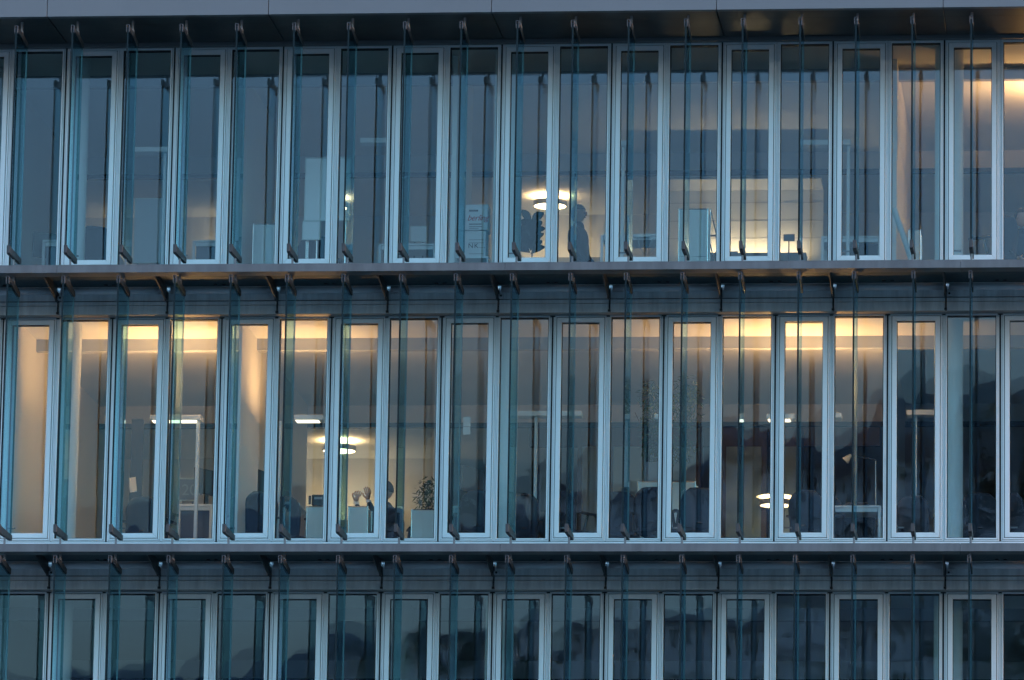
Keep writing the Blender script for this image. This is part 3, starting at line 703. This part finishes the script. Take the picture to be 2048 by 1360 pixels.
tag(lf.build('foliage', leaf_m, t), kind='stuff')
t = empty('small_plant', (at(856, 1000, 1.75).x, 1.75, at(856, 1018, 1.3).z-.25), 'small green plant behind the white cabinet left of the centre column', 'plant')
MB().tube((0, 0, 0), (0, 0, .2), .07, .09).build('pot', white_m, t); lf = MB(); leaf_cloud(lf, (0, 0, .5), .15, .12, .26, 300, .1, .02); tag(lf.build('foliage', leaf_m, t), kind='stuff')
# rubber plant
base = at(1061, 518, 2.4)
t = empty('rubber_plant', (base.x, 2.4, ROW[2]['floor']), 'large-leaved dark plant silhouetted under the upper-floor ring lamp', 'plant')
MB().tube((0, 0, 0), (0, 0, .3), .13, .16, n=20).build('pot', mat('grey_planter', (.13, .14, .16), .5), t)
zz0 = base.z-ROW[2]['floor']; zt0 = at(1061, 425, 2.4).z-ROW[2]['floor']
MB().tube((0, 0, .28), (.03, 0, zt0-.2), .011, .006, n=8).build('stem', mat('stem', (.1, .08, .05), .8), t)
for i in range(22):
    f = i/21; ang = i*2.4; z = zz0+.06+(zt0-zz0-.22)*f
    lm = MB(); L = R.uniform(.24, .33); wv = .115; dirv = Vector((math.cos(ang)*.7, math.sin(ang)*.5, R.uniform(.3, 1.1))).normalized(); sd_ = (dirv.cross(Vector((0, 1, 0))).normalized()+Vector((0, R.uniform(-.6, .6), 0))).normalized()
    prof = [0, .5, .85, 1, .9, .6, 0]; o_ = Vector((0, 0, z)); 
    for q, pw in enumerate(prof):
        c = o_+dirv*(L*(q/6)) - Vector((0, 0, 1))*(q/6)**2*.06
        for s_ in (-1, 0, 1): lm.v.append(tuple(c+sd_*(s_*pw*wv/2)+Vector((0, 0, abs(s_)*pw*.02))))
    for q in range(6):
        for s_ in (0, 1): b = q*3+s_; lm.f.append((b, b+1, b+4, b+3)); lm.m.append(0)
    lm.build('leaf', leafd_m, t, smooth=True)
# ------------------------------------------------------------------ people
def skin_body(name, verts, edges, radii, m_, parent, loc=(0, 0, 0), sub=2, root=0):
    me = D.meshes.new(name); me.from_pydata([tuple(v) for v in verts], edges, []); me.materials.append(m_)
    o = D.objects.new(name, me); COL.objects.link(o); o.location = loc
    if parent: o.parent = parent
    md = o.modifiers.new('skin', 'SKIN')
    for i, r_ in enumerate(radii):
        sv = me.skin_vertices[0].data[i]; sv.radius = (r_, r_) if not isinstance(r_, tuple) else r_
    me.skin_vertices[0].data[root].use_root = True
    md.use_smooth_shade = True
    sb_ = o.modifiers.new('sub', 'SUBSURF'); sb_.levels = sub; sb_.render_levels = sub
    return o
def head(t, c, face, hair, s=1.0):
    """head on a neck: skull, nose, ears, eyes, hair cap; c centre, face yaw direction"""
    mb = MB(); n1, n2 = 16, 20
    def pt(a, b_, k=1.0):
        x = math.cos(a)*math.cos(b_); y = math.sin(a)*math.cos(b_); z = math.sin(b_)
        r = Vector((x*.078, y*.098, z*.118))*k
        if z < 0: r.x *= 1+.25*z; r.y *= 1+.10*z
        return r
    def ball(mbx, k, zmin=-2, ymax=9):
        idx = {}
        for j in range(n1+1):
            for i in range(n2):
                p_ = pt(2*math.pi*i/n2, -math.pi/2+math.pi*j/n1, k); idx[(j, i)] = len(mbx.v); mbx.v.append(tuple(p_))
        for j in range(n1):
            for i in range(n2):
                q = [idx[(j, i)], idx[(j, (i+1) % n2)], idx[(j+1, (i+1) % n2)], idx[(j+1, i)]]
                cc = sum((Vector(mbx.v[a]) for a in q), Vector())/4
                if cc.z > zmin and (cc.y > ymax or ymax == 9 or cc.z > .06): mbx.f.append(tuple(q)); mbx.m.append(0)
    e = empty('head', c); e.parent = t; e.rotation_euler.z = face
    ball(mb, 1)
    mb.prism([(-.012, -.03), (.012, -.03), (.004, .02), (-.004, .02)], 1, -.118, -.085)
    for sx in (-1, 1): mb.tube((sx*.074, .0, -.01), (sx*.086, .008, -.005), .022, .026, n=10)
    mb.build('face', skin_m, e, smooth=True)
    f2 = MB()
    for sx in (-1, 1): f2.tube((sx*.03, -.088, .0), (sx*.03, -.094, .0), .010, n=8)
    f2.box(-.022, .022, -.093, -.085, -.052, -.046); f2.build('features', hair_m, e)
    h2 = MB(); ball(h2, 1.09, -.09 if hair else -.02, .0); h2.build('hair', hair_m, e, smooth=True)
    return e
def hand(t, base, d, palm_n, m_=skin_m, s=1.0, curl=.5):
    """palm + five curled fingers as one skinned mesh"""
    d = Vector(d).normalized(); n_ = Vector(palm_n); n_ = (n_-d*n_.dot(d)).normalized(); sd_ = d.cross(n_)
    V = [Vector(base), Vector(base)+d*.035*s, Vector(base)+d*.07*s]; E_ = [(0, 1), (1, 2)]; Rr = [(.029*s, .024*s), (.040*s, .024*s), (.040*s, .022*s)]
    for i, (off, L) in enumerate(((-.032, .062), (-.011, .074), (.011, .070), (.031, .055))):
        b = len(V); p0 = Vector(base)+d*.075*s+sd_*off*s
        V.append(p0); E_.append((2, b)); Rr.append(.010*s)
        cur = p0; dd = d.copy()
        for seg in range(3):
            dd = (dd*math.cos(curl*(.5+.4*seg)) + n_*math.sin(curl*(.5+.4*seg))).normalized(); cur = cur+dd*L*s/2.6; V.append(cur); E_.append((len(V)-2, len(V)-1)); Rr.append(.0085*s-.0008*seg)
    b = len(V); p0 = Vector(base)+d*.03*s-sd_*.03*s; V.append(p0); E_.append((1, b)); Rr.append(.012*s)
    V.append(p0-sd_*.025*s+d*.03*s+n_*.012*s); E_.append((b, b+1)); Rr.append(.010*s); V.append(p0-sd_*.022*s+d*.058*s+n_*.022*s); E_.append((b+1, b+2)); Rr.append(.0085*s)
    return skin_body('hand', V, E_, Rr, m_, t, sub=1)
def torso(t, sh_z, hip_z, yo, arms, m_, wide=.2):
    """one skinned jacket: pelvis, chest, neck, both arms; arms = [(elbow, wrist), ...]"""
    V = [Vector((0, yo, hip_z)), Vector((0, yo, hip_z+.2)), Vector((0, yo-.01, sh_z-.12)), Vector((0, yo, sh_z)), Vector((0, yo-.01, sh_z+.11))]
    E_ = [(0, 1), (1, 2), (2, 3), (3, 4)]; Rr = [(.15, .12), (.14, .11), (.165, .12), (.10, .085), (.062, .066)]
    for s_, (el, wr) in zip((-1, 1), arms):
        b = len(V); V += [Vector((s_*wide, yo, sh_z-.05)), Vector(el), Vector(wr)]; E_ += [(2, b), (b, b+1), (b+1, b+2)]; Rr += [.07, .05, .038]
    return skin_body('jacket', V, E_, Rr, m_, t)
# seated person with raised hands (middle floor)
fz = ROW[1]['floor']; hc = at(771, 981, 1.75)
t = empty('person', (hc.x, 1.75, fz), 'seated person in a dark jacket raising both hands above the white cabinet', 'person', rz=0)
L0 = t.location
zh = hc.z-fz
zs_ = zh-.24
wl = at(713, 1004, 1.62)-L0; wr = at(737, 1000, 1.66)-L0
torso(t, zs_, .5, 0, [((-.24, -.12, zs_-.28), tuple(wl-Vector((0, 0, .02)))), ((-.05, -.16, zs_-.26), tuple(wr-Vector((0, 0, .02))))], cloth_m)
head(t, (0, 0, zh), -1.2, False)
hand(t, wl, (.15, 0, 1), (.3, -1, 0), curl=1.25, s=1.2); hand(t, wr, (-.10, 0, 1), (-.3, -1, 0), curl=.35, s=1.12)
MB().tube(wl-Vector((0, 0, .03)), wl, .034, .033, n=14).build('cuff', white_m, t); MB().tube(wr-Vector((0, 0, .03)), wr, .034, .033, n=14).build('cuff', white_m, t)
skin_body('legs', [(0, 0, .5), (-.1, -.05, .5), (-.12, -.42, .5), (-.12, -.42, .08), (-.12, -.55, .05), (.1, -.05, .5), (.12, -.42, .5), (.12, -.42, .08), (.12, -.55, .05)],
          [(0, 1), (1, 2), (2, 3), (3, 4), (0, 5), (5, 6), (6, 7), (7, 8)], [.12, .09, .07, .045, .04, .09, .07, .045, .04], cloth_m, t)
cs = dup(ch0, (L0.x, 1.95, fz), 'dark office chair that the person with raised hands sits on', 0.2)
# standing person, upper floor
fz = ROW[2]['floor']; hc = at(1157, 428, 4.0)
t = empty('person', (hc.x, 4.0, fz), 'standing person with dark hair silhouetted beside the leafy plant', 'person', rz=1.3)
zh = hc.z-fz; zs_ = zh-.20
torso(t, zs_, .85, 0, [((-.26, -.02, zs_-.33), (-.20, -.2, zs_-.50)), ((.26, -.02, zs_-.33), (.20, -.2, zs_-.50))], cloth_m, .17)
head(t, (0, 0, zh), 0, True)
hand(t, (-.20, -.2, zs_-.50), (0, -.7, -.5), (1, 0, 0)); hand(t, (.20, -.2, zs_-.50), (0, -.7, -.5), (-1, 0, 0))
skin_body('legs', [(0, 0, .88), (-.09, 0, .82), (-.1, -.02, .45), (-.1, .02, .07), (-.1, -.12, .04), (.09, 0, .82), (.1, -.02, .45), (.1, .02, .07), (.1, -.12, .04)],
          [(0, 1), (1, 2), (2, 3), (3, 4), (0, 5), (5, 6), (6, 7), (7, 8)], [.14, .1, .065, .045, .035, .1, .065, .045, .035], cloth_m, t)
# seated person, upper right corner
hc = at(2042, 436, 1.5)
t = empty('person', (hc.x, 1.5, fz), 'seated person in a dark jacket in the upper right corner window', 'person', rz=.5)
zh = hc.z-fz; zs_ = zh-.23
torso(t, zs_, .48, 0, [((-.30, -.05, zs_-.30), (-.2, -.30, zs_-.36)), ((.30, -.05, zs_-.30), (.2, -.30, zs_-.36))], cloth_m, .2)
head(t, (0, -.02, zh), .4, False)
hand(t, (-.2, -.30, zs_-.36), (.2, -1, 0), (0, 0, -1)); hand(t, (.2, -.30, zs_-.36), (-.2, -1, 0), (0, 0, -1))
skin_body('legs', [(0, 0, .5), (-.1, -.05, .5), (-.12, -.42, .5), (-.12, -.42, .08), (-.12, -.55, .05), (.1, -.05, .5), (.12, -.42, .5), (.12, -.42, .08), (.12, -.55, .05)],
          [(0, 1), (1, 2), (2, 3), (3, 4), (0, 5), (5, 6), (6, 7), (7, 8)], [.12, .09, .07, .045, .04, .09, .07, .045, .04], cloth_m, t)
dup(ch0, (hc.x, 1.6, fz), 'dark office chair under the seated person in the upper right corner', .5)
dg = bpy.context.evaluated_depsgraph_get()
for o in [o for o in COL.objects if o.type in ('FONT', 'CURVE')]:
    me = D.meshes.new_from_object(o.evaluated_get(dg)); n_ = D.objects.new(o.name+'_', me); COL.objects.link(n_)
    n_.matrix_local = o.matrix_local.copy(); n_.parent = o.parent
    for kk in ('label', 'category'):
        if kk in o: n_[kk] = o[kk]
    nm = o.name; D.objects.remove(o); n_.name = nm
# ------------------------------------------------------------------ the hillside across the street (seen as reflections)
def refl(x, y, Rr):
    """where the mirrored sight line through photo pixel (x, y) reaches the plane Rr metres in front of the facade"""
    p = at(x, y, 0); d = (p-CAM); return Vector((p.x+d.x/d.y*Rr, -Rr, p.z+d.z/d.y*Rr))
roof_b = mat('brown_roof', (.11, .085, .08), .8, var=.3, vscale=.4); pale_w = mat('pale_render', (.78, .80, .80), .8, var=.1, vscale=.3); dglass = mat('dark_window', (.02, .025, .03), .2)
def hill_house(xa, xb, yr, ye, yb, Rr, label, rm=roof_b, wm=pale_w, gab=.35):
    a, b = refl(xa, ye, Rr), refl(xb, ye, Rr); zr = refl((xa+xb)/2, yr, Rr).z; zb = refl((xa+xb)/2, yb, Rr).z; ze = a.z
    zb = min(zb, ze-2.5)
    c = Vector(((a.x+b.x)/2, -Rr-5, zb)); W = abs(b.x-a.x)/2; t = empty('hillside_building', c, label, 'building', 'buildings on the hillside')
    MB().box(-W, W, -5, 5, -12, ze-zb).build('wall', wm, t)
    h = zr-ze
    mb = MB(); o_ = len(mb.v); mb.v += [(-W-.5, -5.6, ze-zb), (W+.5, -5.6, ze-zb), (W+.5, 5.6, ze-zb), (-W-.5, 5.6, ze-zb), (-W+W*gab, 0, ze-zb+h), (W-W*gab, 0, ze-zb+h)]
    mb.f += [(0, 3, 2, 1), (0, 1, 5, 4), (2, 3, 4, 5), (1, 2, 5), (3, 0, 4)]; mb.m += [0]*5; mb.build('roof', rm, t)
    n = max(2, int(W*2/3.2))
    for i in range(n):
        for lv in range(max(1, int((ze-zb)/2.8))):
            xx = -W+1+(2*W-2)*(i+.5)/n; MB().box(xx-.6, xx+.6, 4.98, 5.03, ze-zb-2.3-lv*2.8, ze-zb-.8-lv*2.8).build('window', dglass, t)
hill_house(1090, 1420, 1188, 1231, 1331, 480, 'long brown-roofed building in the middle of the hillside')
hill_house(1440, 1880, 1174, 1234, 1331, 500, 'longest brown-roofed building on the hillside')
hill_house(770, 1060, 1254, 1291, 1356, 460, 'low grey-roofed building at the left of the hillside', mat('slate_roof', (.05, .055, .06), .8))
hill_house(1905, 1952, 1073, 1078, 1166, 700, 'square tower block high on the hillside', pale_w, mat('grey_block', (.10, .11, .12), .8), .1)
hill_house(1960, 2200, 1184, 1231, 1326, 490, 'brown-roofed building at the right of the hillside')
pw2 = mat('weathered_render', (.70, .74, .76), .8, var=.15, vscale=.3); sl2 = mat('slate_roof', (.05, .055, .06), .8)
for i, (xa_, xb_, yr, ye, yb, Rr) in enumerate(((680, 930, 1335, 1348, 1400, 320), (1150, 1400, 1320, 1334, 1390, 325), (1560, 1850, 1310, 1326, 1380, 330))):
    hill_house(xa_, xb_, yr, ye, yb, Rr, ['slate-roofed house nearest the street on the left',
        'slate-roofed house nearest the street in the middle', 'slate-roofed house nearest the street on the right'][i], sl2, pw2)
ra = refl(600, 1338, 440); rb = refl(2300, 1352, 440)
tag(MB().box(ra.x, rb.x, -442, -440, ra.z-3.2, ra.z).build('hillside_road_wall', mat('pale_concrete', (.45, .46, .47), .8, var=.2, vscale=.2)), kind='structure')
ra = refl(500, 1400, 400); rb = refl(2300, 1400, 400)
tag(MB().box(ra.x, rb.x, -402, -400, ra.z-2, ra.z).build('lower_road_wall', MAT['pale_concrete']), kind='structure')
# wooded ridge behind (one mass) and single trees
ridge = MB(); pts = [(-900, 1380), (300, 1345), (560, 1300), (780, 1285), (1000, 1280), (1200, 1236), (1500, 1190), (1760, 1120), (1800, 1086), (2000, 1074), (2100, 1036), (2400, 1006), (3600, 1000)]
for i, (px, py) in enumerate(pts):
    q = refl(px, py, 900); 
    for zz, yy in ((q.z, -900), (q.z-60, -800), (q.z-150, -900)): ridge.v.append((q.x, yy if zz != q.z-150 else -1000, zz))
for i in range(len(pts)-1):
    b = i*3; ridge.f += [(b, b+3, b+4, b+1), (b+1, b+4, b+5, b+2), (b+2, b+5, b+3, b)]; ridge.m += [0]*3
tag(ridge.build('hills', mat('far_hill', (.16, .20, .23), .95, var=.2, vscale=.02), smooth=False), kind='structure')
crown_m = mat('tree_crown', (.05, .075, .055), .9, var=.4, vscale=.6)
tree_me = None
def crown_mesh(seed):
    rg = random.Random(seed); mb = MB()
    for q in range(9):
        c = Vector((rg.uniform(-2.2, 2.2), rg.uniform(-2.2, 2.2), rg.uniform(4, 10)))
        leaf_cloud(mb, c, 2.2, 2.2, 1.8, 170, .9, .6, .1, rg)
    return mb.mesh('crown', crown_m)
cms = [crown_mesh(s) for s in range(3)]; tr_me = MB().tube((0, 0, -2), (0, 0, 7), .35, .15).mesh('trunk', mat('bark', (.06, .045, .03), .9))
spots = [(650, 1326, 420), (720, 1301, 430), (790, 1316, 440), (870, 1301, 425), (940, 1246, 455), (1030, 1316, 420), (1100, 1326, 420), (1180, 1326, 420), (1260, 1336, 410), (1350, 1326, 430), (1480, 1346, 420), (1580, 1356, 410), (1700, 1346, 420), (1830, 1336, 430), (2020, 1086, 600), (2060, 1061, 590), (2110, 1051, 600), (1990, 1216, 470), (2080, 1166, 470), (560, 1376, 420), (1790, 1216, 560), (1230, 1246, 520)]
kindn = ['round', 'loose', 'dense']
pos = ['far left of the low grey-roofed building', 'just left of the low grey-roofed building', 'before the left gable of the grey-roofed building', 'before the right gable of the grey-roofed building', 'rising above the grey-roofed building', 'between the grey roof and the first brown roof', 'at the left gable of the first brown-roofed building', 'low before the left end of the first brown roof', 'before the middle of the first brown-roofed building', 'before the right end of the first brown-roofed building', 'before the left end of the longest brown roof', 'before the middle of the longest brown-roofed building', 'before the right half of the longest brown roof', 'before the right gable of the longest brown-roofed building', 'left of three tall trees on the right ridge', 'middle of three tall trees on the right ridge', 'right of three tall trees on the right ridge', 'beside the rightmost brown-roofed building', 'right of the rightmost brown-roofed building', 'lowest on the left slope', 'alone above the longest brown-roofed building', 'alone above the first brown-roofed building']
for i, (px, py, Rr) in enumerate(spots):
    q = refl(px, py, Rr)
    t = empty('hillside_tree', (q.x, q.y, q.z-12), '%s tree %s' % (kindn[i % 3], pos[i]), 'tree', 'trees on the hillside across the street', rz=R.uniform(0, 6))
    link('trunk', tr_me, t); link('crown', cms[i % 3], t)
